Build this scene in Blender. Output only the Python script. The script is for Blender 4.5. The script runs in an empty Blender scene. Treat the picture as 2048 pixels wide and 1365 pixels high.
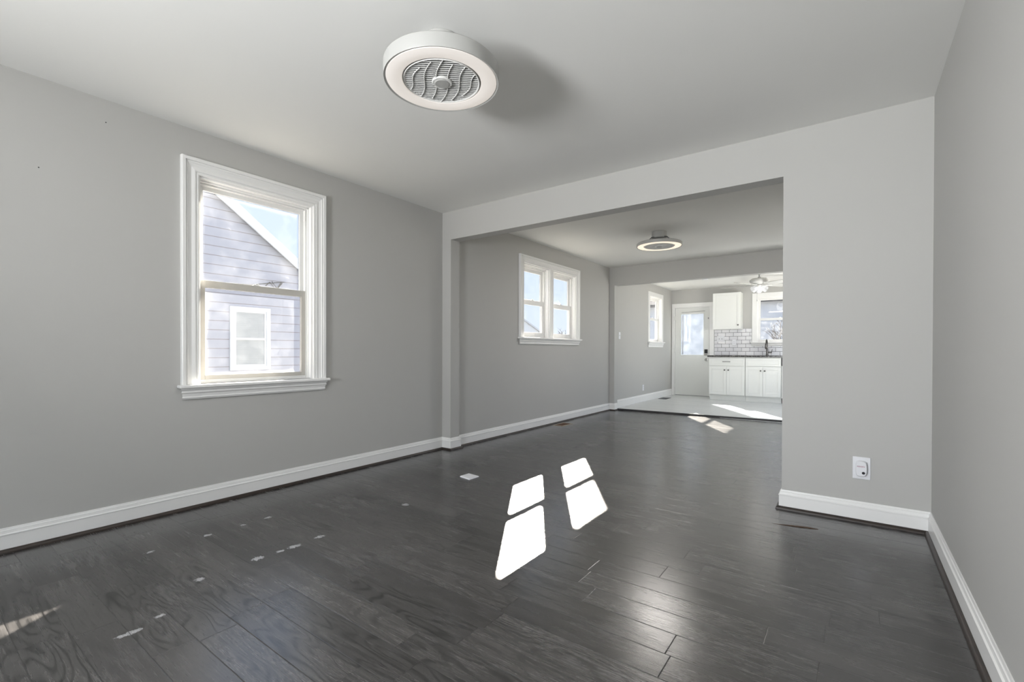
import bpy, math, random
from mathutils import Vector, Matrix
random.seed(7)
D = bpy.data
SC = bpy.context.scene
COL = SC.collection
R = math.radians

# ------------------------------------------------------------------ camera
YAW, PITCH, ROLL, FPX, CY = 36.115, -0.3405, 0.1459, 931.36, 706.97
cam_d = D.cameras.new('camera'); cam = D.objects.new('camera', cam_d); COL.objects.link(cam)
cam_d.sensor_fit = 'HORIZONTAL'; cam_d.sensor_width = 36.0
cam_d.lens = 36.0 * FPX / 2048.0
cam_d.shift_y = (CY - 682.5) / 2048.0
cam_d.clip_start = 0.02; cam_d.clip_end = 300
_a, _t, _r = R(YAW), R(PITCH), R(ROLL)
_f = Vector((-math.sin(_a), math.cos(_a), 0)); _rt = Vector((math.cos(_a), math.sin(_a), 0)); _up = Vector((0, 0, 1))
_f2 = _f * math.cos(_t) + _up * math.sin(_t); _u2 = _up * math.cos(_t) - _f * math.sin(_t)
_r3 = _rt * math.cos(_r) + _u2 * math.sin(_r); _u3 = _u2 * math.cos(_r) - _rt * math.sin(_r)
M = Matrix.Identity(4)
for i in range(3):
    M[i][0] = _r3[i]; M[i][1] = _u3[i]; M[i][2] = -_f2[i]
M[0][3], M[1][3], M[2][3] = 0, 0, 1.025
cam.matrix_world = M
SC.camera = cam

# ------------------------------------------------------------------ view, sky, sun
SC.view_settings.view_transform = 'Standard'
SC.view_settings.look = 'None'
SC.view_settings.gamma = 1.0
SC.view_settings.use_curve_mapping = False
SC.view_settings.exposure = 0.25
SKY_STRENGTH = 1.5
SUN_STRENGTH = 75.0
wd = D.worlds.new('sky'); SC.world = wd; wd.use_nodes = True
nt = wd.node_tree; nt.nodes.clear()
wo = nt.nodes.new('ShaderNodeOutputWorld'); bg = nt.nodes.new('ShaderNodeBackground')
tc = nt.nodes.new('ShaderNodeTexCoord'); sx = nt.nodes.new('ShaderNodeSeparateXYZ'); cr = nt.nodes.new('ShaderNodeValToRGB')
nt.links.new(tc.outputs['Generated'], sx.inputs[0]); nt.links.new(sx.outputs['Z'], cr.inputs[0])
cr.color_ramp.elements[0].position = 0.0; cr.color_ramp.elements[0].color = (0.74, 0.83, 0.95, 1)
cr.color_ramp.elements[1].position = 0.55; cr.color_ramp.elements[1].color = (0.52, 0.66, 0.92, 1)
e = cr.color_ramp.elements.new(0.2); e.color = (0.62, 0.75, 0.95, 1)
nt.links.new(cr.outputs[0], bg.inputs[0]); bg.inputs[1].default_value = SKY_STRENGTH
nt.links.new(bg.outputs[0], wo.inputs[0])

def lamp(kind, name, loc, energy, color=(1, 1, 1), **kw):
    l = D.lights.new(name, kind); l.energy = energy; l.color = color
    for k, v in kw.items(): setattr(l, k, v)
    o = D.objects.new(name, l); COL.objects.link(o); o.location = loc
    return o
sun = lamp('SUN', 'sun', (-8, 12, 9), SUN_STRENGTH, (1.0, 0.93, 0.82), angle=R(0.6))
sun.rotation_euler = Vector((1.0, -1.54, -0.943)).to_track_quat('-Z', 'Y').to_euler()
front_fill = lamp('AREA', 'added_front_fill', (-1.6, -2.2, 1.25), 98, (0.97, 0.985, 1.0), shape='DISK', size=0.9, spread=R(130))  # unseen fill lamp added behind the camera to brighten the front room
front_fill.rotation_euler = Vector((0.35, 1.0, 0.55)).to_track_quat('-Z', 'Y').to_euler()
kitchen_fill = lamp('AREA', 'added_kitchen_fill', (-0.25, 8.5, 1.3), 30, (1.0, 0.99, 0.96), shape='DISK', size=0.7)  # second added fill, hidden behind the partition to lift the kitchen
kitchen_fill.rotation_euler = Vector((-0.45, 0.5, 0.9)).to_track_quat('-Z', 'Y').to_euler()
def portal(name, loc, rot, sx_, sy_):
    o = lamp('AREA', name, loc, 1.0, shape='RECTANGLE', size=sx_, size_y=sy_)
    o.rotation_euler = rot
    o.data.cycles.is_portal = True
    return o

# ------------------------------------------------------------------ room dimensions
XL, XM, XK, XR = -3.445, -3.373, -3.400, 0.365
YP, YP2, YQ, YQ2, YK, YF = 3.490, 3.621, 7.470, 7.600, 10.970, -2.600
H, HK = 2.450, 2.430
XJ, XJR, ZH = -3.326, -0.365, 2.161
XJ2, ZH2 = -3.282, 2.141
WT = 0.13

# ------------------------------------------------------------------ mesh helpers
class MB:
    def __init__(s, xf=None): s.v = []; s.f = []; s.xf = xf
    def add(s, vs, fs):
        b = len(s.v); s.v += [tuple(v) for v in vs]; s.f += [tuple(b + i for i in f) for f in fs]; return s
    def box(s, x0, x1, y0, y1, z0, z1):
        if x0 > x1: x0, x1 = x1, x0
        if y0 > y1: y0, y1 = y1, y0
        if z0 > z1: z0, z1 = z1, z0
        return s.add([(x0,y0,z0),(x1,y0,z0),(x1,y1,z0),(x0,y1,z0),(x0,y0,z1),(x1,y0,z1),(x1,y1,z1),(x0,y1,z1)],
                     [(0,3,2,1),(4,5,6,7),(0,1,5,4),(1,2,6,5),(2,3,7,6),(3,0,4,7)])
    def lathe(s, prof, c, n=32, axis='z', cap=True):
        # prof: (radius, height) list; c centre
        vs = []
        for r, h in prof:
            for k in range(n):
                t = 2 * math.pi * k / n; a, b = r * math.cos(t), r * math.sin(t)
                p = {'z': (a, b, h), 'y': (a, h, b), 'x': (h, a, b)}[axis]
                vs.append((p[0] + c[0], p[1] + c[1], p[2] + c[2]))
        fs = []
        for i in range(len(prof) - 1):
            for k in range(n):
                fs.append((i*n+k, i*n+(k+1) % n, (i+1)*n+(k+1) % n, (i+1)*n+k))
        if cap:
            if prof[0][0] > 1e-6: fs.append(tuple(reversed(range(n))))
            if prof[-1][0] > 1e-6: fs.append(tuple((len(prof)-1)*n + k for k in range(n)))
        return s.add(vs, fs)
    def tube(s, pts, r, n=8, cap=True):
        P = [Vector(p) for p in pts]; vs = []; fs = []
        rr = r if isinstance(r, (list, tuple)) else [r] * len(P)
        d0 = (P[1] - P[0]).normalized()
        ref = Vector((0, 0, 1)) if abs(d0.z) < 0.9 else Vector((1, 0, 0))
        for i, p in enumerate(P):
            d = ((P[min(i+1, len(P)-1)] - P[max(i-1, 0)])).normalized()
            a = d.cross(ref).normalized(); b = a.cross(d).normalized(); 
            for k in range(n):
                t = 2*math.pi*k/n; vs.append(p + (a*math.cos(t) + b*math.sin(t)) * rr[i])
        for i in range(len(P)-1):
            for k in range(n): fs.append((i*n+k, i*n+(k+1) % n, (i+1)*n+(k+1) % n, (i+1)*n+k))
        if cap: fs += [tuple(reversed(range(n))), tuple((len(P)-1)*n+k for k in range(n))]
        return s.add(vs, fs)
    def sweep(s, prof, path):
        # prof (offset to the right of travel, z); path [(x,y)]
        n = len(prof); m = len(path); vs = []; fs = []
        for i, (x, y) in enumerate(path):
            ns = []
            if i > 0:
                dx, dy = x-path[i-1][0], y-path[i-1][1]; l = math.hypot(dx, dy); ns.append((dy/l, -dx/l))
            if i < m-1:
                dx, dy = path[i+1][0]-x, path[i+1][1]-y; l = math.hypot(dx, dy); ns.append((dy/l, -dx/l))
            if len(ns) == 2:
                bx, by = ns[0][0]+ns[1][0], ns[0][1]+ns[1][1]; q = 2/(bx*bx+by*by); nx, ny = bx*q, by*q
            else: nx, ny = ns[0]
            for d, z in prof: vs.append((x+nx*d, y+ny*d, z))
        for i in range(m-1):
            for k in range(n): fs.append((i*n+k, i*n+(k+1) % n, (i+1)*n+(k+1) % n, (i+1)*n+k))
        fs += [tuple(range(n)), tuple(reversed([(m-1)*n+k for k in range(n)]))]
        return s.add(vs, fs)
    def casing(s, prof, u0, u1, z0, z1):
        # prof (w outward from the opening edge, d into room as negative depth); three sides, mitred. local (u, d, z)
        n = len(prof); vs = []; fs = []
        for k4 in range(4):
            for w, t in prof:
                u = u0 - w if k4 < 2 else u1 + w
                z = z0 if k4 in (0, 3) else z1 + w
                vs.append((u, -t, z))
        for i in range(3):
            for k in range(n): fs.append((i*n+k, i*n+(k+1) % n, (i+1)*n+(k+1) % n, (i+1)*n+k))
        fs += [tuple(range(n)), tuple(reversed([3*n+k for k in range(n)]))]
        return s.add(vs, fs)
    def ring_u(s, u0, u1, z0, z1, wl, wr, wb, wt, d0, d1):
        # rectangular frame in local coords
        s.box(u0, u0+wl, d0, d1, z0, z1); s.box(u1-wr, u1, d0, d1, z0, z1)
        s.box(u0+wl, u1-wr, d0, d1, z0, z0+wb); s.box(u0+wl, u1-wr, d0, d1, z1-wt, z1)
        return s
    def build(s, name, mat, parent=None, bevel=0.0, smooth=False, seg=2):
        vs = [s.xf(*v) if s.xf else v for v in s.v]
        if parent is not None:
            L = world_loc(parent); vs = [(v[0]-L[0], v[1]-L[1], v[2]-L[2]) for v in vs]
        me = D.meshes.new(name); me.from_pydata(vs, [], s.f); me.update()
        import bmesh
        b = bmesh.new(); b.from_mesh(me); bmesh.ops.recalc_face_normals(b, faces=b.faces); b.to_mesh(me); b.free()
        o = D.objects.new(name, me); COL.objects.link(o)
        if isinstance(mat, (list, tuple)):
            for m_ in mat: me.materials.append(m_)
        else: me.materials.append(mat)
        if parent is not None: o.parent = parent
        if bevel:
            md = o.modifiers.new('bevel', 'BEVEL'); md.width = bevel; md.segments = seg; md.limit_method = 'ANGLE'; md.angle_limit = R(40)
        if smooth:
            for p in me.polygons: p.use_smooth = True
            try:
                me.set_sharp_from_angle(angle=R(35))
            except Exception: pass
        return o
def world_loc(o):
    L = Vector((0, 0, 0))
    while o is not None: L = L + Vector(o.location); o = o.parent
    return L
def tag(o, label=None, cat=None, group=None, kind=None):
    if label: o['label'] = label
    if cat: o['category'] = cat
    if group: o['group'] = group
    if kind: o['kind'] = kind
    return o
def thing(name, loc, label=None, cat=None, group=None, kind=None):
    o = D.objects.new(name, None); COL.objects.link(o); o.location = loc; o.empty_display_size = 0.1
    return tag(o, label, cat, group, kind)

# ------------------------------------------------------------------ materials
def srgb(r, g, b):
    f = lambda c: (c/255/12.92) if c/255 <= 0.04045 else ((c/255+0.055)/1.055)**2.4
    return (f(r), f(g), f(b), 1)
class NT:
    def __init__(s, name):
        s.m = D.materials.new(name); s.m.use_nodes = True; s.t = s.m.node_tree; s.t.nodes.clear()
        s.out = s.t.nodes.new('ShaderNodeOutputMaterial')
    def n(s, typ, **kw):
        o = s.t.nodes.new('ShaderNode' + typ)
        for k, v in kw.items():
            if isinstance(k, str) and hasattr(o, k): setattr(o, k, v)
        return o
    def l(s, a, b): s.t.links.new(a, b)
    def val(s, x, sock):
        if isinstance(x, (int, float, tuple)): sock.default_value = x
        else: s.l(x, sock)
    def math(s, op, a, b=None, c=None, clamp=False):
        o = s.n('Math', operation=op, use_clamp=clamp); s.val(a, o.inputs[0])
        if b is not None: s.val(b, o.inputs[1])
        if c is not None: s.val(c, o.inputs[2])
        return o.outputs[0]
    def mix(s, f, a, b):
        o = s.n('Mix', data_type='RGBA'); s.val(f, o.inputs[0]); s.val(a, o.inputs[6]); s.val(b, o.inputs[7]); return o.outputs[2]
    def ramp(s, f, stops):
        o = s.n('ValToRGB'); s.l(f, o.inputs[0]); el = o.color_ramp.elements
        while len(el) < len(stops): el.new(0.5)
        for e_, (p, c) in zip(el, stops): e_.position = p; e_.color = c if len(c) == 4 else (*c, 1)
        return o.outputs[0]
    def noise(s, vec, scale, detail=3, rough=0.5, dist=0.0):
        o = s.n('TexNoise'); o.inputs['Scale'].default_value = scale; o.inputs['Detail'].default_value = detail
        o.inputs['Roughness'].default_value = rough; o.inputs['Distortion'].default_value = dist
        if vec is not None: s.l(vec, o.inputs['Vector'])
        return o.outputs['Fac']
    def pos(s):
        return s.n('NewGeometry').outputs['Position']
    def xyz(s, v):
        o = s.n('SeparateXYZ'); s.l(v, o.inputs[0]); return o.outputs
    def comb(s, x, y, z):
        o = s.n('CombineXYZ'); s.val(x, o.inputs[0]); s.val(y, o.inputs[1]); s.val(z, o.inputs[2]); return o.outputs[0]
    def bump(s, h, strength=0.1, dist=0.01):
        o = s.n('Bump'); o.inputs['Strength'].default_value = strength; o.inputs['Distance'].default_value = dist; s.l(h, o.inputs['Height']); return o.outputs[0]
    def bsdf(s, color, rough=0.5, metal=0.0, normal=None, spec=0.5, coat=0.0, coat_rough=0.1, emis=None, estr=0.0):
        b = s.n('BsdfPrincipled'); s.val(color, b.inputs['Base Color']); s.val(rough, b.inputs['Roughness'])
        s.val(metal, b.inputs['Metallic']); s.val(spec, b.inputs['Specular IOR Level'])
        b.inputs['Coat Weight'].default_value = coat; b.inputs['Coat Roughness'].default_value = coat_rough
        if normal is not None: s.l(normal, b.inputs['Normal'])
        if emis is not None: s.val(emis, b.inputs['Emission Color']); b.inputs['Emission Strength'].default_value = estr
        s.l(b.outputs[0], s.out.inputs[0]); return b

def paint(name, col, rough=0.6, bump=0.05, scale=350, spec=0.35, var=0.02):
    t = NT(name); p = t.pos()
    nb = t.noise(p, scale, 2)
    nv = t.noise(p, 1.3, 3)
    c2 = tuple(min(1, c*(1+var)) for c in col[:3]) + (1,); c1 = tuple(c*(1-var) for c in col[:3]) + (1,)
    c = t.mix(nv, c1, c2)
    t.bsdf(c, rough, normal=t.bump(nb, bump, 0.002), spec=spec)
    return t.m
def metal(name, col, rough=0.3, m=1.0):
    t = NT(name); nb = t.noise(t.pos(), 60, 2)
    t.bsdf(t.mix(nb, tuple(c*0.85 for c in col[:3])+(1,), col), rough, m); return t.m

WALL = paint('greige_wall_paint', (0.485, 0.482, 0.466, 1), 0.6, 0.06)
CEIL = paint('white_ceiling_paint', (0.80, 0.80, 0.78, 1), 0.8, 0.05)
TRIM = paint('white_trim_paint', (0.84, 0.84, 0.83, 1), 0.32, 0.03, 90, 0.5, 0.01)
DOORW = paint('white_door_paint', (0.76, 0.77, 0.75, 1), 0.4, 0.03, 90, 0.5, 0.01)
CABW = paint('white_cabinet_lacquer', (0.80, 0.81, 0.78, 1), 0.35, 0.02, 90, 0.5, 0.01)
VINYL = paint('white_vinyl', (0.78, 0.78, 0.77, 1), 0.35, 0.01, 50, 0.5, 0.01)
ALUM = paint('beige_window_metal', (0.52, 0.50, 0.46, 1), 0.38, 0.01, 50, 0.6, 0.03)
GRILLE = paint('white_grille_plastic', (0.74, 0.74, 0.72, 1), 0.4, 0.0)
FBLADE = paint('grey_fan_blade', (0.06, 0.06, 0.058, 1), 0.5, 0.0)
FANW = paint('white_fan_shell', (0.42, 0.42, 0.405, 1), 0.45, 0.01, 50, 0.4, 0.01)
PLAST = paint('white_plastic', (0.80, 0.81, 0.84, 1), 0.3, 0.0, 50, 0.5, 0.01)
SHOE = None
BLACK = paint('black_plastic', (0.012, 0.012, 0.014, 1), 0.3, 0.0, 50, 0.5)
DARKGAP = paint('dark_rubber', (0.03, 0.03, 0.03, 1), 0.7, 0.0)
CHROME = metal('brushed_nickel', (0.55, 0.54, 0.52, 1), 0.25)
BRONZE = metal('dark_nickel', (0.12, 0.115, 0.11, 1), 0.3)
STEEL = metal('grey_steel', (0.35, 0.35, 0.36, 1), 0.35)

def mat_floor():
    t = NT('dark_oak_planks'); x, y, z = t.xyz(t.pos())
    W = 0.129
    yy = t.math('DIVIDE', t.math('SUBTRACT', y, 0.67 - 0.129*40), W)
    row = t.math('FLOOR', yy); fy = t.math('FRACT', yy)
    wn = t.n('TexWhiteNoise', noise_dimensions='1D'); t.l(row, wn.inputs['W']); rr = wn.outputs['Value']
    wn2 = t.n('TexWhiteNoise', noise_dimensions='1D'); t.l(t.math('ADD', row, 77.3), wn2.inputs['W']); r2 = wn2.outputs['Value']
    Lr = t.math('MULTIPLY_ADD', rr, 0.45, 0.55)
    xx = t.math('DIVIDE', t.math('ADD', t.math('ADD', x, 30.0), t.math('MULTIPLY', r2, 7.0)), Lr)
    colm = t.math('FLOOR', xx); fx = t.math('FRACT', xx)
    wn3 = t.n('TexWhiteNoise', noise_dimensions='2D'); t.l(t.comb(row, colm, 0.0), wn3.inputs['Vector']); pr_ = wn3.outputs['Value']; pc = wn3.outputs['Color']
    pcx, pcy, pcz = t.xyz(pc)
    # distances to the seams in metres
    ey = t.math('MULTIPLY', t.math('MINIMUM', fy, t.math('SUBTRACT', 1.0, fy)), W)
    ex = t.math('MULTIPLY', t.math('MINIMUM', fx, t.math('SUBTRACT', 1.0, fx)), Lr)
    e = t.math('MINIMUM', ey, ex)
    gap = t.math('SUBTRACT', 1.0, t.math('SMOOTH_MIN', t.math('DIVIDE', e, 0.0022), 1.0, 0.2), clamp=True)
    # grain coordinates, shifted per plank
    gx = t.math('ADD', x, t.math('MULTIPLY', pcx, 40.0)); gy = t.math('ADD', y, t.math('MULTIPLY', pcy, 40.0))
    fine = t.noise(t.comb(t.math('MULTIPLY', gx, 9.0), t.math('MULTIPLY', gy, 260.0), 0.0), 1.0, 3, 0.6)
    med = t.noise(t.comb(t.math('MULTIPLY', gx, 2.2), t.math('MULTIPLY', gy, 26.0), 0.0), 1.0, 4, 0.6, 0.4)
    # cathedral figure: contour lines of a stretched noise
    hill = t.noise(t.comb(t.math('MULTIPLY', gx, 1.6), t.math('MULTIPLY', gy, 8.0), 0.0), 1.0, 2, 0.45, 0.25)
    cont = t.math('SINE', t.math('MULTIPLY', hill, 85.0))
    cont = t.math('POWER', t.math('MULTIPLY_ADD', cont, 0.5, 0.5), 2.5)
    catw = t.math('MULTIPLY', cont, t.math('MULTIPLY_ADD', pcz, 0.75, 0.1))
    base = t.ramp(pr_, [(0.0, (0.036, 0.034, 0.0335)), (0.45, (0.050, 0.047, 0.046)), (1.0, (0.068, 0.064, 0.062))])
    g = t.math('ADD', t.math('MULTIPLY', fine, 0.9), t.math('MULTIPLY', med, 1.0))
    g = t.math('MULTIPLY_ADD', t.math('SUBTRACT', g, 0.95), 1.55, 1.05)
    g = t.math('SUBTRACT', g, t.math('MULTIPLY', catw, 0.95))
    g = t.math('MAXIMUM', g, 0.12)
    vm = t.n('VectorMath', operation='SCALE'); t.l(base, vm.inputs[0]); t.l(g, vm.inputs['Scale'])
    col = vm.outputs[0]
    # pale wear and scuffs
    p2 = t.comb(x, y, 0.0)
    wear = t.noise(p2, 2.3, 5, 0.62)
    wearm = t.ramp(wear, [(0.50, (0, 0, 0)), (0.78, (1, 1, 1))])
    spk = t.noise(p2, 55.0, 3, 0.7)
    spm = t.ramp(spk, [(0.72, (0, 0, 0)), (0.76, (1, 1, 1))])
    spm = t.math('MULTIPLY', spm, t.math('MULTIPLY_ADD', wearm, 0.9, 0.06))
    scr = t.noise(t.comb(t.math('MULTIPLY', t.math('ADD', x, y), 5.0), t.math('MULTIPLY', t.math('SUBTRACT', x, y), 150.0), 0.0), 1.0, 2, 0.5)
    scrm = t.math('MULTIPLY', t.ramp(scr, [(0.79, (0, 0, 0)), (0.82, (1, 1, 1))]), 0.25)
    col = t.mix(t.math('MULTIPLY', wearm, 0.13), col, (0.19, 0.19, 0.20, 1))
    # plaster smears left on the boards
    smears = [(-2.350, 1.110, .022, .034), (-2.343, 1.215, .014, .024), (-2.342, 1.290, .020, .040), (-2.352, 1.437, .020, .030),
              (-2.868, 1.270, .012, .018), (-2.875, 1.417, .014, .026), (-2.861, .82, .012, .024), (-2.868, 1.083, .018, .024),
              (-2.343, .854, .020, .022), (-2.385, 2.075, .030, .022), (-2.10, .54, .016, .04), (-2.144, .646, .012, .02)]
    wob = t.noise(p2, 60.0, 4, 0.75)
    mask = None
    for (sx0, sy0, a, b) in smears:
        dx = t.math('POWER', t.math('DIVIDE', t.math('SUBTRACT', x, sx0), a), 2.0)
        dy = t.math('POWER', t.math('DIVIDE', t.math('SUBTRACT', y, sy0), b), 2.0)
        d = t.math('SUBTRACT', t.math('ADD', t.math('SUBTRACT', 1.0, t.math('ADD', dx, dy)), t.math('MULTIPLY', wob, 5.0)), 2.6)
        d = t.math('MULTIPLY', d, 2.0, clamp=True)
        d = t.math('MULTIPLY', d, t.math('LESS_THAN', t.math('ADD', dx, dy), 3.0))
        mask = d if mask is None else t.math('MAXIMUM', mask, d)
    streak = t.noise(t.comb(t.math('MULTIPLY', x, 30.0), t.math('MULTIPLY', y, 90.0), 0.0), 1.0, 3, 0.7)
    mask = t.math('MULTIPLY', mask, t.math('MULTIPLY_ADD', streak, 1.1, 0.25))
    white = t.math('MAXIMUM', t.math('MAXIMUM', mask, spm), scrm, clamp=True)
    col = t.mix(t.math('MULTIPLY', white, 0.75), col, (0.60, 0.60, 0.62, 1))
    col = t.mix(gap, col, (0.008, 0.007, 0.007, 1))
    rough = t.math('ADD', t.math('MULTIPLY', med, 0.10), t.math('MULTIPLY_ADD', white, 0.20, 0.20))
    rough = t.math('ADD', rough, t.math('MULTIPLY', wearm, 0.05))
    rough = t.math('ADD', rough, t.math('MULTIPLY', t.math('SUBTRACT', fine, 0.5), 0.16))
    wav = t.noise(p2, 5.0, 2, 0.5)
    hgt = t.math('ADD', t.math('MULTIPLY', gap, -0.9), t.math('MULTIPLY', fine, 0.10))
    hgt = t.math('ADD', hgt, t.math('MULTIPLY', pr_, 0.12))
    hgt = t.math('ADD', hgt, t.math('MULTIPLY', cont, -0.05))
    hgt = t.math('ADD', hgt, t.math('MULTIPLY', wav, 1.2))
    t.bsdf(col, rough, normal=t.bump(hgt, 0.30, 0.0022)).inputs['IOR'].default_value = 1.95
    return t.m
FLOOR = mat_floor()

def mat_kfloor():
    t = NT('pale_grey_plank_tile'); x, y, z = t.xyz(t.pos())
    W = 0.15
    yy = t.math('DIVIDE', t.math('ADD', y, 20.0), W); row = t.math('FLOOR', yy); fy = t.math('FRACT', yy)
    xx = t.math('DIVIDE', t.math('ADD', t.math('ADD', x, 20.0), t.math('MULTIPLY', row, 0.41)), 1.2); cl = t.math('FLOOR', xx); fx = t.math('FRACT', xx)
    wn = t.n('TexWhiteNoise', noise_dimensions='2D'); t.l(t.comb(row, cl, 0.0), wn.inputs['Vector']); v = wn.outputs['Value']
    e = t.math('MINIMUM', t.math('MULTIPLY', t.math('MINIMUM', fy, t.math('SUBTRACT', 1.0, fy)), W), t.math('MULTIPLY', t.math('MINIMUM', fx, t.math('SUBTRACT', 1.0, fx)), 1.2))
    gap = t.math('LESS_THAN', e, 0.002)
    g = t.noise(t.comb(t.math('MULTIPLY', x, 2.0), t.math('MULTIPLY', y, 40.0), v), 1.0, 4, 0.6)
    c = t.mix(g, (0.60, 0.61, 0.60, 1), (0.74, 0.75, 0.74, 1)); c = t.mix(t.math('MULTIPLY', v, 0.25), c, (0.40, 0.41, 0.42, 1))
    c = t.mix(t.math('MULTIPLY', gap, 0.7), c, (0.25, 0.25, 0.25, 1))
    t.bsdf(c, 0.3, normal=t.bump(g, 0.08, 0.003), spec=0.5); return t.m
KFLOOR = mat_kfloor()

def mat_shoe():
    t = NT('dark_brown_shoe_wood'); x, y, z = t.xyz(t.pos())
    g = t.noise(t.comb(t.math('MULTIPLY', x, 6.0), t.math('MULTIPLY', y, 6.0), t.math('MULTIPLY', z, 120.0)), 3.0, 4, 0.6)
    c = t.ramp(g, [(0.3, (0.010, 0.008, 0.007)), (0.7, (0.045, 0.030, 0.022))])
    t.bsdf(c, 0.4, spec=0.5); return t.m
SHOE = mat_shoe()

def mat_tile():
    t = NT('white_subway_tile'); x, y, z = t.xyz(t.pos())
    zz = t.math('DIVIDE', t.math('SUBTRACT', z, 0.935 - 0.0815*8), 0.0815); row = t.math('FLOOR', zz); fz = t.math('FRACT', zz)
    xx = t.math('ADD', t.math('DIVIDE', t.math('ADD', x, 10.149), 0.160), t.math('MULTIPLY', row, 0.5)); fx = t.math('FRACT', xx)
    e = t.math('MINIMUM', t.math('MULTIPLY', t.math('MINIMUM', fz, t.math('SUBTRACT', 1.0, fz)), 0.0815), t.math('MULTIPLY', t.math('MINIMUM', fx, t.math('SUBTRACT', 1.0, fx)), 0.160))
    g = t.math('LESS_THAN', e, 0.0032)
    wn = t.n('TexWhiteNoise', noise_dimensions='2D'); t.l(t.comb(row, t.math('FLOOR', xx), 0.0), wn.inputs['Vector'])
    v = wn.outputs['Value']
    c = t.mix(v, (0.72, 0.72, 0.75, 1), (0.80, 0.80, 0.82, 1)); c = t.mix(g, c, (0.10, 0.10, 0.11, 1))
    hh = t.math('ADD', t.math('MINIMUM', t.math('DIVIDE', e, 0.007), 1.0), t.math('MULTIPLY', t.noise(t.pos(), 9.0, 1), 0.5))
    t.bsdf(c, t.math('MULTIPLY_ADD', g, 0.5, 0.08), normal=t.bump(hh, 0.5, 0.003), spec=0.6); return t.m
TILE = mat_tile()

def mat_granite():
    t = NT('speckled_granite'); n1 = t.noise(t.pos(), 70, 3, 0.7); v = t.n('TexVoronoi'); v.inputs['Scale'].default_value = 75
    t.l(t.pos(), v.inputs['Vector'])
    c = t.ramp(n1, [(0.46, (0.006, 0.006, 0.006)), (0.54, (0.05, 0.047, 0.045)), (0.62, (0.34, 0.33, 0.31))])
    c = t.mix(t.math('MULTIPLY', t.math('LESS_THAN', v.outputs['Distance'], 0.28), 0.6), c, (0.02, 0.02, 0.02, 1))
    t.bsdf(c, 0.15, spec=0.6); return t.m
GRANITE = mat_granite()

def mat_glass(name, clear=0.92, haze=0.02, dirt=0.0, tint=(1, 1, 1), scale=6.0, edge=None):
    # clean glass (clear, with a mirror share by angle) under a film of dust that scatters what light falls on it
    t = NT(name)
    tr = t.n('BsdfTransparent'); tr.inputs[0].default_value = (clear*tint[0], clear*tint[1], clear*tint[2], 1)
    gl = t.n('BsdfGlossy'); gl.inputs['Roughness'].default_value = 0.01
    fr = t.n('LayerWeight'); fr.inputs['Blend'].default_value = 0.5
    frf = t.math('MULTIPLY_ADD', t.math('POWER', fr.outputs['Facing'], 5.0), 0.6, 0.03)
    m1 = t.n('MixShader'); t.l(frf, m1.inputs[0]); t.l(tr.outputs[0], m1.inputs[1]); t.l(gl.outputs[0], m1.inputs[2])
    df = t.n('BsdfDiffuse'); df.inputs[0].default_value = (0.85, 0.87, 0.9, 1)
    tl = t.n('BsdfTranslucent'); tl.inputs[0].default_value = (0.85, 0.87, 0.9, 1)
    m2 = t.n('MixShader'); m2.inputs[0].default_value = 0.6; t.l(df.outputs[0], m2.inputs[1]); t.l(tl.outputs[0], m2.inputs[2])
    p = t.pos()
    fac = haze
    if dirt:
        a = t.noise(p, scale, 5, 0.65)
        blot = t.ramp(a, [(0.45, (0, 0, 0)), (0.8, (1, 1, 1))])
        x, y, z = t.xyz(p)
        s = t.noise(t.comb(t.math('MULTIPLY', x, 20.0), t.math('MULTIPLY', t.math('ADD', y, z), 22.0), t.math('MULTIPLY', t.math('SUBTRACT', z, y), 9.0)), 1.0, 3, 0.6)
        st = t.ramp(s, [(0.66, (0, 0, 0)), (0.72, (1, 1, 1))])
        fac = t.math('ADD', t.math('ADD', haze, t.math('MULTIPLY', blot, dirt)), t.math('MULTIPLY', t.math('MULTIPLY', st, blot), dirt*2.2), clamp=True)
        if edge:
            # dried film along the rim of the pane: edge = (axis, u0, u1, z0, z1)
            ax, u0, u1, z0, z1 = edge
            uu = y if ax == 'y' else x
            du = t.math('MINIMUM', t.math('SUBTRACT', uu, u0), t.math('SUBTRACT', u1, uu))
            dz = t.math('MINIMUM', t.math('SUBTRACT', z, z0), t.math('SUBTRACT', z1, z))
            ee = t.math('MINIMUM', du, dz)
            wob = t.math('MULTIPLY', t.noise(p, 14.0, 3, 0.6), 0.05)
            em = t.math('SUBTRACT', 1.0, t.math('DIVIDE', ee, t.math('ADD', wob, 0.004)), clamp=True)
            fac = t.math('ADD', fac, t.math('MULTIPLY', em, dirt*1.2), clamp=True)
    m3 = t.n('MixShader'); t.val(fac, m3.inputs[0]); t.l(m1.outputs[0], m3.inputs[1]); t.l(m2.outputs[0], m3.inputs[2])
    t.l(m3.outputs[0], t.out.inputs[0]); return t.m
GLASS = mat_glass('window_glass', 0.8, 0.004, 0.012)
GLASS_D1 = mat_glass('dusty_glass', 0.8, 0.012, 0.035, scale=5.0, edge=('y', 1.29, 2.0, 1.48, 2.09))
GLASS_D2 = mat_glass('dusty_lower_glass', 0.8, 0.016, 0.045, scale=5.0, edge=('y', 1.31, 1.98, 0.85, 1.44))
FILM = mat_glass('cloudy_film_glass', 0.72, 0.02, 0.035, (0.92, 0.96, 1.0), 4.0)
LAMPGLASS = mat_glass('frosted_lamp_glass', 0.8, 0.55, 0.0)

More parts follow.
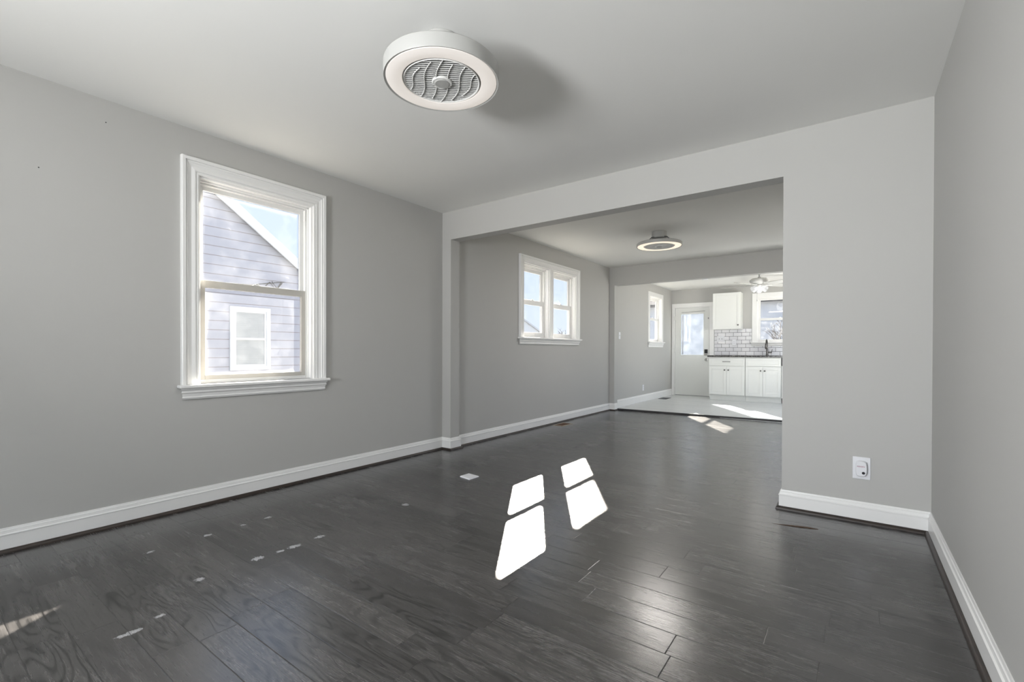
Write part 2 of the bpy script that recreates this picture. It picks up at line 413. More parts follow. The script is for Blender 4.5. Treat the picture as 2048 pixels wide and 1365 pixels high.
def mat_emit(name, col, s, base=(0.8, 0.8, 0.8, 1)):
    t = NT(name); n = t.noise(t.pos(), 6, 2)
    b = t.bsdf(base, 0.4, emis=t.mix(n, tuple(c*0.96 for c in col[:3])+(1,), col), estr=s); return t.m
RING = mat_emit('warm_lit_diffuser', (1.0, 0.90, 0.80, 1), 0.40, (0.5, 0.5, 0.5, 1))
RING2 = mat_emit('yellow_lit_diffuser', (1.0, 0.86, 0.66, 1), 0.75, (0.5, 0.5, 0.5, 1))

# ------------------------------------------------------------------ structure: walls
def wall_mesh(name, xf, u0, u1, z0, z1, thick, holes, mat=WALL):
    # wall in local (u, d, z); holes (u0,u1,z0,z1)
    us = sorted({u0, u1} | {h[0] for h in holes} | {h[1] for h in holes}); zs = sorted({z0, z1} | {h[2] for h in holes} | {h[3] for h in holes})
    us = [u for u in us if u0 <= u <= u1]; zs = [z for z in zs if z0 <= z <= z1]
    nu, nz = len(us)-1, len(zs)-1
    solid = lambda i, j: 0 <= i < nu and 0 <= j < nz and not any(h[0] < (us[i]+us[i+1])/2 < h[1] and h[2] < (zs[j]+zs[j+1])/2 < h[3] for h in holes)
    idx = {}; vs = []; fs = []
    def V(i, j, k):
        if (i, j, k) not in idx: idx[(i, j, k)] = len(vs); vs.append((us[i], k*thick, zs[j]))
        return idx[(i, j, k)]
    for i in range(nu):
        for j in range(nz):
            if not solid(i, j): continue
            fs.append((V(i,j,0), V(i+1,j,0), V(i+1,j+1,0), V(i,j+1,0)))
            fs.append((V(i,j,1), V(i,j+1,1), V(i+1,j+1,1), V(i+1,j,1)))
            if not solid(i-1, j): fs.append((V(i,j,0), V(i,j+1,0), V(i,j+1,1), V(i,j,1)))
            if not solid(i+1, j): fs.append((V(i+1,j,0), V(i+1,j,1), V(i+1,j+1,1), V(i+1,j+1,0)))
            if not solid(i, j-1): fs.append((V(i,j,0), V(i,j,1), V(i+1,j,1), V(i+1,j,0)))
            if not solid(i, j+1): fs.append((V(i,j+1,0), V(i+1,j+1,0), V(i+1,j+1,1), V(i,j+1,1)))
    b = MB(xf); b.add(vs, fs); o = b.build(name, mat); o['kind'] = 'structure'; return o
xf_left = lambda xw: (lambda u, d, z: (xw - d, u, z))
xf_right = lambda xw: (lambda u, d, z: (xw + d, u, z))
xf_back = lambda yw: (lambda u, d, z: (u, yw + d, z))
xf_front = lambda yw: (lambda u, d, z: (u, yw - d, z))

W1 = (1.250, 2.045, 0.800, 2.160)
W2a = (4.865, 5.475, 1.195, 2.140); W2b = (5.580, 6.240, 1.195, 2.140)
W3 = (9.495, 10.240, 1.215, 2.170)
W4 = (-1.620, -0.780, 1.215, 2.155)
DR = (-3.330, -2.552, 0.0, 2.022)
wall_mesh('wall_left', xf_left(XL), YF-WT, YP2, -0.05, H, WT, [W1])
wall_mesh('wall_left', xf_left(XM), YP2, YQ2, -0.05, H, WT, [W2a, W2b])
wall_mesh('wall_left', xf_left(XK), YQ2, YK+WT, -0.05, H, WT, [W3])
wall_mesh('wall_back', xf_back(YK), XK-WT, XR+WT, -0.05, H, WT, [W4, DR])
FR_W = (-2.90, -0.30, 0.35, 2.30)
wall_mesh('wall_front', xf_front(YF), XL-WT, XR+WT, -0.05, H, WT, [FR_W])
SD1 = (5.2, 6.9, 0.55, 2.20); SD2 = (8.0, 10.5, 0.15, 2.30)
wall_mesh('wall_right', xf_right(XR), YF-WT, YK+WT, -0.05, H, WT, [SD1, SD2])
wall_mesh('wall_middle', xf_back(YP), XL, XR, -0.05, H, YP2-YP, [(XJ, XJR, -0.05, ZH)])
wall_mesh('wall_middle', xf_back(YQ), XM-0.05, XR, -0.05, H, YQ2-YQ, [(XJ2, XR, -0.05, ZH2)])
def slab(name, x0, x1, y0, y1, z0, z1, mat, kind='structure', bevel=0):
    o = MB().box(x0, x1, y0, y1, z0, z1).build(name, mat, bevel=bevel); o['kind'] = kind; return o
slab('floor', XL-WT, XR+WT, YF-WT, 7.64, -0.1, 0.0, FLOOR)
slab('floor', XL-WT, XR+WT, 7.64, YK+WT, -0.1, 0.004, KFLOOR)
slab('ceiling', XL-WT, XR+WT, YF-WT, YQ2-0.02, H, H+0.2, CEIL)
slab('ceiling', XL-WT, XR+WT, YQ2-0.02, YK+WT, HK, H+0.2, CEIL)

# black reducer strip between the dark boards and the kitchen tile
b = MB(); P4 = [(-3.281, 7.560), (XR, 7.735), (XR, 7.795), (-3.281, 7.615)]
b.add([(x, y, 0.0) for x, y in P4] + [(x, y+(0.008 if i < 2 else -0.006), 0.026) for i, (x, y) in enumerate(P4)], [(0,3,2,1),(4,5,6,7),(0,1,5,4),(1,2,6,5),(2,3,7,6),(3,0,4,7)])
tag(b.build('trim_1', BLACK), kind='structure')

# baseboards and shoe moulding
BASEP = [(0, 0), (0.014, 0), (0.014, 0.086), (0.0165, 0.088), (0.0165, 0.0925), (0.011, 0.096), (0.0095, 0.108), (0.0095, 0.1115), (0.006, 0.114), (0.0045, 0.123), (0, 0.123)]
SHOEP = [(0.0142, 0)] + [(0.0142 + 0.018*math.cos(R(a)), 0.019*math.sin(R(a))) for a in range(0, 91, 15)]
SHOEP = [(0.0142, 0)] + SHOEP[1:]
def base(side, path, shoe=True, prof=BASEP, n=2):
    tag(MB().sweep(prof, path).build('baseboard_' + side, TRIM), kind='structure')
    if shoe: tag(MB().sweep(SHOEP, path).build('trim_2', SHOE), kind='structure')
base('left', [(XL, YF), (XL, YP), (XJ, YP), (XJ, YP2), (XM, YP2), (XM, YQ), (XJ2, YQ), (XJ2, YQ2-0.02)])
base('right', [(XJR, YP2), (XJR, YP), (XR, YP), (XR, YF)])
KP = [(0, 0.004), (0.022, 0.004), (0.022, 0.020), (0.014, 0.024), (0.014, 0.112), (0.016, 0.115), (0.010, 0.122), (0.006, 0.142), (0, 0.142)]
base('kitchen', [(XJ2+0.001, YQ2), (XK, YQ2), (XK, YK-0.001)], False, KP)

# ------------------------------------------------------------------ windows
CASP = [(0, 0), (0, 0.012), (0.006, 0.016), (0.011, 0.016), (0.013, 0.011), (0.017, 0.011), (0.020, 0.017), (0.026, 0.018), (0.045, 0.014), (0.062, 0.019),
        (0.068, 0.024), (0.073, 0.024), (0.075, 0.020), (0.078, 0.020), (0.080, 0.030), (0.098, 0.031), (0.102, 0.028), (0.102, 0)]
CASF = [(0, 0), (0, 0.018), (0.085, 0.018), (0.088, 0.015), (0.088, 0)]
APR = [(0, 0), (0.026, 0), (0.026, -0.012), (0.019, -0.018), (0.022, -0.030), (0.016, -0.038), (0.012, -0.056), (0.015, -0.062), (0.010, -0.074), (0, -0.074)]
def sash_window(name, xf, units, wall_d, label, sashmat=VINYL, railmat=None, cas=CASP, cw=0.102, meet=None, glasses=(None, None), tilt=True, sill_extra=0.02, deep=0.055, apron=0.074, ext=0.0):
    """units: list of (u0,u1,z0,z1) openings; local u along the wall, d outward, z up"""
    railmat = railmat or sashmat
    u0 = units[0][0]; u1 = units[-1][1]; z0 = units[0][2]; z1 = units[0][3]
    root = thing(name, xf((u0+u1)/2, 0, z0), label, 'window', kind='structure')
    MB(xf).casing(cas, u0, u1, z0, z1).build('casing', TRIM, root)
    for i in range(len(units)-1):
        a, c = units[i][1], units[i+1][0]
        m = MB(xf).box(a-0.002, c+0.002, -0.016, 0.0, z0, z1)
        m.box(a+0.012, a+0.024, -0.022, -0.016, z0, z1).box(c-0.024, c-0.012, -0.022, -0.016, z0, z1)
        m.build('mullion', TRIM, root, bevel=0.002)
    # stool and moulded apron
    st = MB(xf).box(u0-cw-sill_extra, u1+cw+sill_extra, -0.058, 0.0, z0-0.020, z0)
    for un in units: st.box(un[0], un[1], 0.0, deep-0.006, z0-0.018, z0)
    st.build('sill', TRIM, root, bevel=0.005)
    ap = MB(xf); ee = u0-cw+0.004; ff = u1+cw-0.004; n = len(APR); vs = []; fs = []
    k = apron/0.074
    for (uu, sgn) in ((ee, 1), (ff, -1)):
        for d, dz in APR: vs.append((uu - sgn*(d*0.9-0.012), -d*1.3, z0-0.020+dz*k))
    for q in range(n): fs.append((q, (q+1) % n, n+(q+1) % n, n+q))
    fs += [tuple(range(n)), tuple(range(2*n-1, n-1, -1))]
    ap.add(vs, fs); ap.build('apron', TRIM, root)
    for un, gl in zip(units, glasses if isinstance(glasses[0], (list, tuple)) else [glasses]*len(units)):
        a, c, zb, zt = un
        # jamb liner
        j = MB(xf); th = 0.012
        j.box(a, a+th, 0.0, WT+0.005, zb, zt); j.box(c-th, c, 0.0, WT+0.005, zb, zt); j.box(a+th, c-th, 0.0, WT+0.005, zt-th, zt); j.box(a+th, c-th, deep-0.006, WT+0.015, zb-0.012, zb+th)
        # inner stops
        j.box(a+th, a+th+0.010, deep-0.020, deep-0.006, zb, zt-th); j.box(c-th-0.010, c-th, deep-0.020, deep-0.006, zb, zt-th); j.box(a+th, c-th, deep-0.020, deep-0.006, zt-th-0.012, zt-th)
        j.build('jamb', TRIM, root, bevel=0.0015)
        # unit frame
        A, C, ZB, ZT = a+th, c-th, zb+th, zt-th
        MB(xf).ring_u(A, C, ZB, ZT, 0.016, 0.016, 0.012, 0.022, deep, WT-0.005).build('frame', sashmat, root, bevel=0.0015)
        zm = meet if meet else (ZB+ZT)/2
        dl0, dl1 = deep+0.002, deep+0.026; du0, du1 = deep+0.030, deep+0.052
        sA, sC = A+0.012, C-0.012
        # upper sash (outer track)
        s = MB(xf).ring_u(sA+0.004, sC-0.004, zm-0.018, ZT-0.016, 0.030+ext, 0.030+ext, 0.030+ext, 0.034+ext, du0, du1).build('sash', sashmat, root, bevel=0.002)
        s['label'] = 'upper sash in the outer track'
        MB(xf).box(sA+0.030+ext, sC-0.030-ext, du0+0.009, du0+0.012, zm+0.008+ext, ZT-0.046-ext).build('glass', gl[0] or GLASS, s)
        # lower sash (inner track)
        s = MB(xf).ring_u(sA, sC, ZB+0.008, zm+0.026, 0.036+ext, 0.036+ext, 0.034+ext, 0.048+ext, dl0, dl1)
        s = s.build('sash', railmat, root, bevel=0.002); s['label'] = 'lower sash in the inner track'
        MB(xf).box(sA+0.032+ext, sC-0.032-ext, dl0+0.010, dl0+0.013, ZB+0.038+ext, zm-0.018-ext).build('glass', gl[1] or GLASS, s)
        MB(xf).box((a+c)/2-0.022, (a+c)/2+0.022, dl0+0.004, dl1-0.002, zm+0.026, zm+0.034).box((a+c)/2-0.006, (a+c)/2+0.016, dl0+0.006, dl1-0.006, zm+0.034, zm+0.042).build('latch', VINYL, s, bevel=0.002)
        if tilt:
            for q in (C-0.012,):
                MB(xf).box(q-0.010, q, deep-0.004, deep+0.018, ZT-0.105, ZT-0.006).box(q-0.006, q-0.003, deep+0.002, deep+0.012, ZT-0.14, ZT-0.105).build('balance_cover', VINYL, root, bevel=0.001)
    return root
sash_window('window_1', xf_left(XL), [W1], WT, 'white moulded single window on the left wall of the front room, dusty glass facing the neighbouring gable', VINYL, ALUM,
            meet=1.465, glasses=(GLASS_D1, GLASS_D2))
sash_window('window_2', xf_left(XM), [W2a, W2b], WT, 'white double window with a centre mullion on the left wall of the middle room', VINYL, meet=1.665, apron=0.07, ext=0.016)
sash_window('window_3', xf_left(XK), [W3], WT, 'small white flat-trimmed window on the left kitchen wall beside the back door', VINYL, cas=CASF, cw=0.088, meet=1.70, apron=0.095)
def frosty():
    return mat_glass('frosty_glass', 0.78, 0.01, 0.04, scale=16.0)
sash_window('window_4', xf_back(YK), [W4], WT, 'white window over the kitchen counter, sunlit and smeared glass', VINYL, cas=CASF, cw=0.095, meet=1.69, glasses=(GLASS, frosty()), apron=0.06)
# unseen windows added behind and beside the camera for more daylight (plain frames)
def plain_window(name, xf, h, n, label):
    root = thing(name, xf((h[0]+h[1])/2, 0, h[2]), label, 'window', kind='structure')
    MB(xf).casing(CASF, h[0], h[1], h[2], h[3]).build('casing', TRIM, root)
    m = MB(xf).ring_u(h[0], h[1], h[2], h[3], 0.04, 0.04, 0.04, 0.04, 0.04, 0.09)
    for i in range(1, n):
        u = h[0] + (h[1]-h[0])*i/n; m.box(u-0.02, u+0.02, 0.04, 0.09, h[2]+0.04, h[3]-0.04)
    m.build('frame', VINYL, root, bevel=0.002)
plain_window('added_window_5', xf_front(YF), FR_W, 3, 'unseen wide picture window added in the front wall behind the camera for daylight')
plain_window('added_window_6', xf_right(XR), SD1, 2, 'unseen wide opening added on the right wall of the middle room for daylight')
plain_window('added_window_7', xf_right(XR), SD2, 2, 'unseen window added on the right wall of the kitchen for daylight')
portal('portal_front', ((FR_W[0]+FR_W[1])/2, YF-0.11, (FR_W[2]+FR_W[3])/2), (R(90), 0, 0), FR_W[1]-FR_W[0], FR_W[3]-FR_W[2])
portal('portal_side', (XR+0.11, (SD1[0]+SD1[1])/2, (SD1[2]+SD1[3])/2), (0, R(90), 0), SD1[3]-SD1[2], SD1[1]-SD1[0])
portal('portal_kitchen', (XR+0.11, (SD2[0]+SD2[1])/2, (SD2[2]+SD2[3])/2), (0, R(90), 0), SD2[3]-SD2[2], SD2[1]-SD2[0])

# ------------------------------------------------------------------ back door
xb = xf_back(YK)
droot = thing('door_1', (-2.941, YK, 0), 'white half-glazed back door with a keypad lock at the end of the kitchen', 'door', kind='structure')
DC = [(0, 0), (0, 0.018), (0.052, 0.018), (0.055, 0.015), (0.055, 0)]
c_ = MB(xb)
c_.box(-3.385, DR[0]-0.0, -0.018, 0.0, 0.004, DR[3]); c_.box(DR[1], -2.462, -0.018, 0.0, 0.004, DR[3]); c_.box(-3.385, -2.462, -0.018, 0.0, DR[3], 2.112)
c_.build('casing', TRIM, droot, bevel=0.003)
j = MB(xb); j.box(DR[0], DR[0]+0.010, 0, WT, 0.004, DR[3]); j.box(DR[1]-0.010, DR[1], 0, WT, 0.004, DR[3]); j.box(DR[0]+0.010, DR[1]-0.010, 0, WT, DR[3]-0.010, DR[3])
j.box(DR[0]+0.010, DR[0]+0.022, 0.062, WT, 0.004, DR[3]-0.010); j.box(DR[1]-0.022, DR[1]-0.010, 0.062, WT, 0.004, DR[3]-0.010)
j.build('jamb', TRIM, droot, bevel=0.001)
leaf_u0, leaf_u1, lz0, lz1 = DR[0]+0.014, DR[1]-0.014, 0.016, DR[3]-0.014
gu0, gu1, gz0, gz1 = -3.190, -2.685, 0.930, 1.872
lf = MB(xb); d0, d1 = 0.016, 0.058
lf.box(leaf_u0, gu0, d0, d1, lz0, lz1).box(gu1, leaf_u1, d0, d1, lz0, lz1).box(gu0, gu1, d0, d1, lz0, gz0).box(gu0, gu1, d0, d1, gz1, lz1)
leaf = lf.build('leaf', DOORW, droot)
MB(xb).ring_u(gu0-0.012, gu1+0.012, gz0-0.012, gz1+0.012, 0.02, 0.02, 0.02, 0.02, d0-0.006, d0).build('glazing_bead', DOORW, leaf, bevel=0.002)
MB(xb).box(gu0, gu1, 0.034, 0.038, gz0, gz1).build('glass', FILM, leaf)
for zz in (0.22, 1.03, 1.78):
    MB(xb).box(leaf_u0-0.016, leaf_u0+0.012, -0.021, -0.017, zz-0.05, zz+0.05).lathe([(0.006, -0.055), (0.006, 0.055)], (leaf_u0-0.004, -0.020, zz), 10).build('hinge', DOORW, droot, bevel=0.001)
MB(xb).box(leaf_u0+0.002, leaf_u1-0.002, 0.016, 0.05, 0.004, 0.016).build('threshold', STEEL, droot)
MB(xb).box(gu0+0.035, gu0+0.050, 0.022, 0.030, gz0+0.02, gz1-0.03).build('film_strip', STEEL, leaf)
MB(xb).tube([(gu0+0.02, 0.004, 1.905), (gu1+0.02, 0.0, 1.922)], 0.004).tube([(gu1+0.02, 0.0, 1.922), (gu1+0.02, 0.016, 1.922)], 0.004).tube([(gu0+0.02, 0.004, 1.905), (gu0+0.02, 0.018, 1.905)], 0.004).build('curtain_rod', STEEL, leaf)
lk = MB(xb).box(-2.665, -2.600, -0.012, 0.016, 0.975, 1.060).build('keypad_lock', BLACK, leaf, bevel=0.004)
MB(xb).box(-2.672, -2.600, -0.008, 0.016, 0.920, 0.974).build('lock_base', CHROME, lk, bevel=0.004)
kb = MB(xb)
kb.lathe([(0.0, -0.040), (0.020, -0.040), (0.027, -0.030), (0.026, -0.016), (0.012, -0.008), (0.012, 0.006), (0.032, 0.010), (0.034, 0.016)], (-2.632, 0, 0.828), 20, 'y')
kb.build('knob', CHROME, leaf, smooth=True)
MB(xb).box(leaf_u1-0.034, leaf_u1-0.014, 0.006, 0.016, 1.74, 1.775).build('hook_latch', STEEL, leaf, bevel=0.002)

# ------------------------------------------------------------------ kitchen
def shaker(mb, u0, u1, z0, z1, yf, rail=0.055, rec=0.008, t=0.019):
    # front faces toward -y; yf = front plane
    mb.box(u0, u0+rail, yf, yf+t, z0, z1).box(u1-rail, u1, yf, yf+t, z0, z1).box(u0+rail, u1-rail, yf, yf+t, z0, z0+rail).box(u0+rail, u1-rail, yf, yf+t, z1-rail, z1)
    mb.box(u0+rail, u1-rail, yf+rec, yf+t, z0+rail, z1-rail)
    return mb
def knob(parent, x, yf, z, mat=BRONZE):
    MB().lathe([(0.0, -0.028), (0.011, -0.027), (0.015, -0.020), (0.013, -0.013), (0.006, -0.009), (0.006, -0.002), (0.011, 0.0)], (x, yf, z), 16, 'y').build('knob', mat, parent, smooth=True)
CY0 = 10.360
def base_cab(x0, x1, pull, label):
    r = thing('base_cabinet', ((x0+x1)/2, CY0+0.3, 0.004), label, 'cabinet', 'white shaker base cabinets under the granite counter')
    MB().box(x0, x1, CY0+0.020, YK-0.014, 0.115, 0.902).build('body', CABW, r)
    MB().box(x0+0.0, x1, CY0+0.075, CY0+0.09, 0.004, 0.115).build('toe_kick', CABW, r)
    g = 0.004
    d = shaker(MB(), x0+g, x1-g, 0.725, 0.880, CY0, 0.038).build('drawer', CABW, r, bevel=0.0015)
    if pull:
        xc = (x0+x1)/2+0.0
        MB().tube([(xc-0.075, CY0-0.028, 0.804), (xc+0.075, CY0-0.028, 0.804)], 0.006, 10).tube([(xc-0.05, CY0-0.028, 0.804), (xc-0.05, CY0, 0.804)], 0.005).tube([(xc+0.05, CY0-0.028, 0.804), (xc+0.05, CY0, 0.804)], 0.005).build('handle', BRONZE, d)
    xm = (x0+x1)/2
    for (a, c, kx) in ((x0+g, xm-0.002, xm-0.036), (xm+0.002, x1-g, xm+0.036)):
        dd = shaker(MB(), a, c, 0.122, 0.708, CY0).build('door', CABW, r, bevel=0.0015)
        knob(dd, kx, CY0, 0.632)
    return r
base_cab(-2.428, -1.739, True, 'white shaker base cabinet with a bar-handled drawer beside the back door')
base_cab(-1.735, -1.104, False, 'white shaker base cabinet below the sink faucet, its drawer front without a handle')
r = thing('dishwasher', (-0.80, CY0+0.3, 0.004), 'dishwasher with a black control strip at the right end of the base cabinets', 'dishwasher')
MB().box(-1.100, -0.505, CY0+0.03, YK-0.014, 0.10, 0.900).build('body', STEEL, r)
MB().box(-1.098, -0.507, CY0, CY0+0.03, 0.11, 0.735).build('door', CABW, r, bevel=0.003)
MB().box(-1.098, -0.507, CY0-0.004, CY0+0.03, 0.74, 0.895).build('control_panel', BLACK, r, bevel=0.003)
MB().box(-1.095, -0.51, CY0+0.07, CY0+0.09, 0.004, 0.10).build('toe_kick', BLACK, r)
tag(MB().box(-2.455, 0.355, CY0-0.028, YK-0.010, 0.9025, 0.934).build('countertop', GRANITE, bevel=0.003), 'black and white speckled granite countertop over the white base cabinets', 'countertop')
# backsplash
bs = MB(xf_back(YK)); bs.box(-2.455, W4[0]-0.096, -0.009, 0, 0.9345, 1.505); bs.box(W4[0]-0.096, 0.36, -0.009, 0, 0.9345, 1.130)
tag(bs.build('backsplash', TILE), 'glossy white subway tile backsplash with dark grout behind the counter', 'backsplash')
r = thing('upper_cabinet', (-2.15, 10.80, 1.487), 'white single-door wall cabinet hanging between the back door and the kitchen window', 'cabinet')
UY = 10.660
MB().box(-2.425, -1.886, UY+0.020, YK-0.001, 1.487, 2.262).build('body', CABW, r)
d = shaker(MB(), -2.424, -1.890, 1.490, 2.259, UY, 0.055).build('door', CABW, r, bevel=0.0015)
knob(d, -1.925, UY, 1.572)
MB().lathe([(0.010, -0.004), (0.010, 0.0)], (-2.08, UY+0.05, 1.487), 12).build('bumper', BLACK, r)
# faucet
r = thing('faucet', (-1.395, 10.74, 0.934), 'dark tall pull-down kitchen faucet with a side lever below the back window', 'faucet')
FX, FY, FZ = -1.395, 10.74, 0.934
MB().lathe([(0.030, 0.0), (0.030, 0.008), (0.022, 0.016), (0.021, 0.13), (0.017, 0.15)], (FX, FY, FZ), 20).build('body', BRONZE, r, smooth=True)
pts = [(FX, FY, FZ+0.14), (FX, FY, FZ+0.24)] + [(FX, FY-0.075+0.075*math.cos(R(a)), FZ+0.24+0.085*math.sin(R(a))) for a in range(20, 181, 20)]
MB().tube(pts, 0.0115, 12).build('spout', BRONZE, r, smooth=True)
MB().lathe([(0.013, 0.0), (0.019, -0.02), (0.021, -0.10), (0.014, -0.115), (0.0, -0.115)], (FX, FY-0.15, FZ+0.245), 16).build('spray_head', BRONZE, r, smooth=True)
MB().tube([(FX+0.015, FY, FZ+0.062), (FX+0.085, FY, FZ+0.062)], 0.012, 12).tube([(FX+0.078, FY, FZ+0.062), (FX+0.092, FY-0.01, FZ+0.128)], 0.006, 8).build('lever', BRONZE, r, smooth=True)

def outlet_plate(name, xf, uc, zc, w, h, kind, label, cat, d=0.0):
    r = thing(name, xf(uc, -d, zc), label, cat)
    MB(xf).box(uc-w/2, uc+w/2, -0.006-d, -d, zc-h/2, zc+h/2).build('plate', PLAST, r, bevel=0.002)
    if kind == 'outlet':
        for s in (-1, 1):
            q = MB(xf).box(uc-0.017, uc+0.017, -0.009-d, -0.006-d, zc+s*0.020-0.014, zc+s*0.020+0.014).build('socket', PLAST, r, bevel=0.002)
            MB(xf).box(uc-0.008, uc-0.005, -0.0095-d, -0.0088-d, zc+s*0.020-0.004, zc+s*0.020+0.006).box(uc+0.005, uc+0.008, -0.0095-d, -0.0088-d, zc+s*0.020-0.004, zc+s*0.020+0.006).build('slot', BLACK, q)
    elif kind == 'switch':
        MB(xf).box(uc-0.006, uc+0.006, -0.014-d, -0.006-d, zc-0.012, zc+0.012).build('toggle', PLAST, r, bevel=0.001)
    elif kind == 'double':
        for s in (-1, 1):
            MB(xf).box(uc+s*0.028-0.005, uc+s*0.028+0.005, -0.016-d, -0.006-d, zc-0.012, zc+0.012).build('toggle', STEEL, r, bevel=0.001)
    return r
outlet_plate('light_switch', xf_left(XK), 7.955, 1.300, 0.075, 0.125, 'switch', 'white light switch on the kitchen side wall just past the second opening', 'switch')
outlet_plate('wall_outlet', xf_left(XK), 9.150, 0.280, 0.072, 0.118, 'outlet', 'white outlet low on the kitchen side wall above the baseboard', 'outlet')
outlet_plate('switch_plate', xf_back(YK), -2.328, 1.290, 0.150, 0.122, 'double', 'white double switch plate on the tiles under the wall cabinet', 'switch', 0.009)
outlet_plate('tile_outlet', xf_back(YK), -2.055, 1.210, 0.074, 0.118, 'outlet', 'white outlet on the subway tiles between wall cabinet and counter', 'outlet', 0.009)

# ------------------------------------------------------------------ things in the front room
# outlet with plug-in repeller on the right partition
xo = xf_back(YP)
outlet_plate('wall_outlet', xo, 0.051, 0.325, 0.086, 0.132, 'outlet', 'white outlet plate behind the plug-in device, right of the wide opening', 'outlet')
r = thing('plug_in_repeller', (0.050, YP-0.02, 0.325), 'small white plug-in device with red lettering and a black button on the outlet', 'plug-in device')
pb = MB(xo); n = 28; pts2 = []
for k in range(n):
    t = 2*math.pi*k/n; cx_, sx_ = math.cos(t), math.sin(t)
    px = 0.026*math.copysign(abs(cx_)**0.5, cx_); pz = 0.046*math.copysign(abs(sx_)**0.42, sx_)
    if px > 0: px += 0.004*(1-(pz/0.046)**2)
    pts2.append((0.048+px, 0.325+pz))
vs = [(u, -0.0095, z) for u, z in pts2] + [(u, -0.026, z) for u, z in pts2] + [(0.048+(u-0.048)*0.88, -0.032, 0.325+(z-0.325)*0.92) for u, z in pts2]
fs = [tuple(range(n))] + [(i, (i+1) % n, n+(i+1) % n, n+i) for i in range(n)] + [(n+i, n+(i+1) % n, 2*n+(i+1) % n, 2*n+i) for i in range(n)] + [tuple(range(2*n, 3*n))]
pb.add(vs, fs); body = pb.build('body', PLAST, r)
MB(xo).lathe([(0.0072, -0.0345), (0.0082, -0.0315)], (0.060, 0, 0.301), 18, 'y').build('button', BLACK, r)
RED = paint('red_print', (0.35, 0.04, 0.12, 1), 0.5, 0)
# lettering like the small red word on the device
fc = D.curves.new('lettering', 'FONT'); fc.body = 'RIDDEX'; fc.size = 0.0105; fc.extrude = 0.0002; fc.align_x = 'CENTER'; fc.align_y = 'CENTER'
_tmp = D.objects.new('lettering_source', fc); COL.objects.link(_tmp); bpy.context.view_layer.update()
fm = D.meshes.new_from_object(_tmp.evaluated_get(bpy.context.evaluated_depsgraph_get())); D.objects.remove(_tmp)
fo = D.objects.new('lettering', fm); COL.objects.link(fo); fm.materials.clear(); fm.materials.append(RED)
fo.parent = r; fo.rotation_euler = (R(90), 0, 0); fo.location = (0.048-0.050, (YP-0.0323)-(YP-0.02), 0.338-0.325)

# loose square plate on the floor
r = tag(MB().add([(-2.556, 2.790, 0.0006), (-2.432, 2.768, 0.0006), (-2.430, 2.884, 0.0006), (-2.554, 2.898, 0.0006),
                  (-2.553, 2.793, 0.009), (-2.435, 2.772, 0.009), (-2.433, 2.881, 0.009), (-2.551, 2.894, 0.009)],
                 [(0,3,2,1),(4,5,6,7),(0,1,5,4),(1,2,6,5),(2,3,7,6),(3,0,4,7)]).build('floor_plate', PLAST, bevel=0.0015),
        'small square white plate lying loose on the dark floor near the left post', 'plate')
# floor registers
def register(name, x0, x1, y0, y1, z, m1, m2, label, nsl=9):
    r = thing(name, ((x0+x1)/2, (y0+y1)/2, z), label, 'floor vent')
    w = 0.018
    MB().box(x0, x0+w, y0, y1, z, z+0.004).box(x1-w, x1, y0, y1, z, z+0.004).box(x0+w, x1-w, y0, y0+w, z, z+0.004).box(x0+w, x1-w, y1-w, y1, z, z+0.004).build('frame', m1, r, bevel=0.001)
    MB().box(x0+w, x1-w, y0+w, y1-w, z+0.0002, z+0.0008).build('duct_opening', BLACK, r)
    for i in range(nsl):
        yy = y0+w + (y1-y0-2*w)*(i+0.5)/nsl
        MB().box(x0+w, x1-w, yy-0.003, yy+0.003, z+0.0010, z+0.0035).build('slat', m2, r)
WOODV = paint('brown_vent_wood', (0.16, 0.085, 0.045, 1), 0.5, 0.05)
TAN = paint('tan_vent_metal', (0.38, 0.33, 0.27, 1), 0.4, 0.0)
register('floor_vent', -3.305, -3.145, 5.475, 5.765, 0.0, TAN, WOODV, 'brown floor vent in the dark boards under the double window')
register('floor_vent', -3.330, -3.155, 9.83, 10.17, 0.004, DARKGAP, STEEL, 'dark floor vent in the pale kitchen tile beside the left wall')
# lifted plank edge
RAW = paint('raw_oak_splinter', (0.10, 0.06, 0.038, 1), 0.8, 0.2)
b = MB().add([(-0.375, 3.142, 0.0), (-0.15, 3.192, 0.0), (-0.15, 3.203, 0.0), (-0.375, 3.146, 0.0), (-0.26, 3.166, 0.004), (-0.19, 3.182, 0.003), (-0.20, 3.195, 0.0035), (-0.27, 3.176, 0.003)],
              [(0,3,2,1), (0,4,7,3), (4,5,6,7), (5,1,2,6), (0,1,5,4), (3,7,6,2)])
tag(b.build('floor_splinter', RAW), 'raw brown splintered plank edge on the dark floor beside the right opening corner', 'splinter')
for (y, z, lab) in ((0.785, 2.321, 'tiny dark nail hole high on the left wall near the ceiling'), (0.512, 1.978, 'tiny dark nail hole on the left wall nearest the photo edge')):
    o = MB().lathe([(0.003, 0.0), (0.003, 0.0012), (0.0015, 0.002)], (XL, y, z), 8, 'x').build('nail', BLACK); tag(o, lab, 'nail')

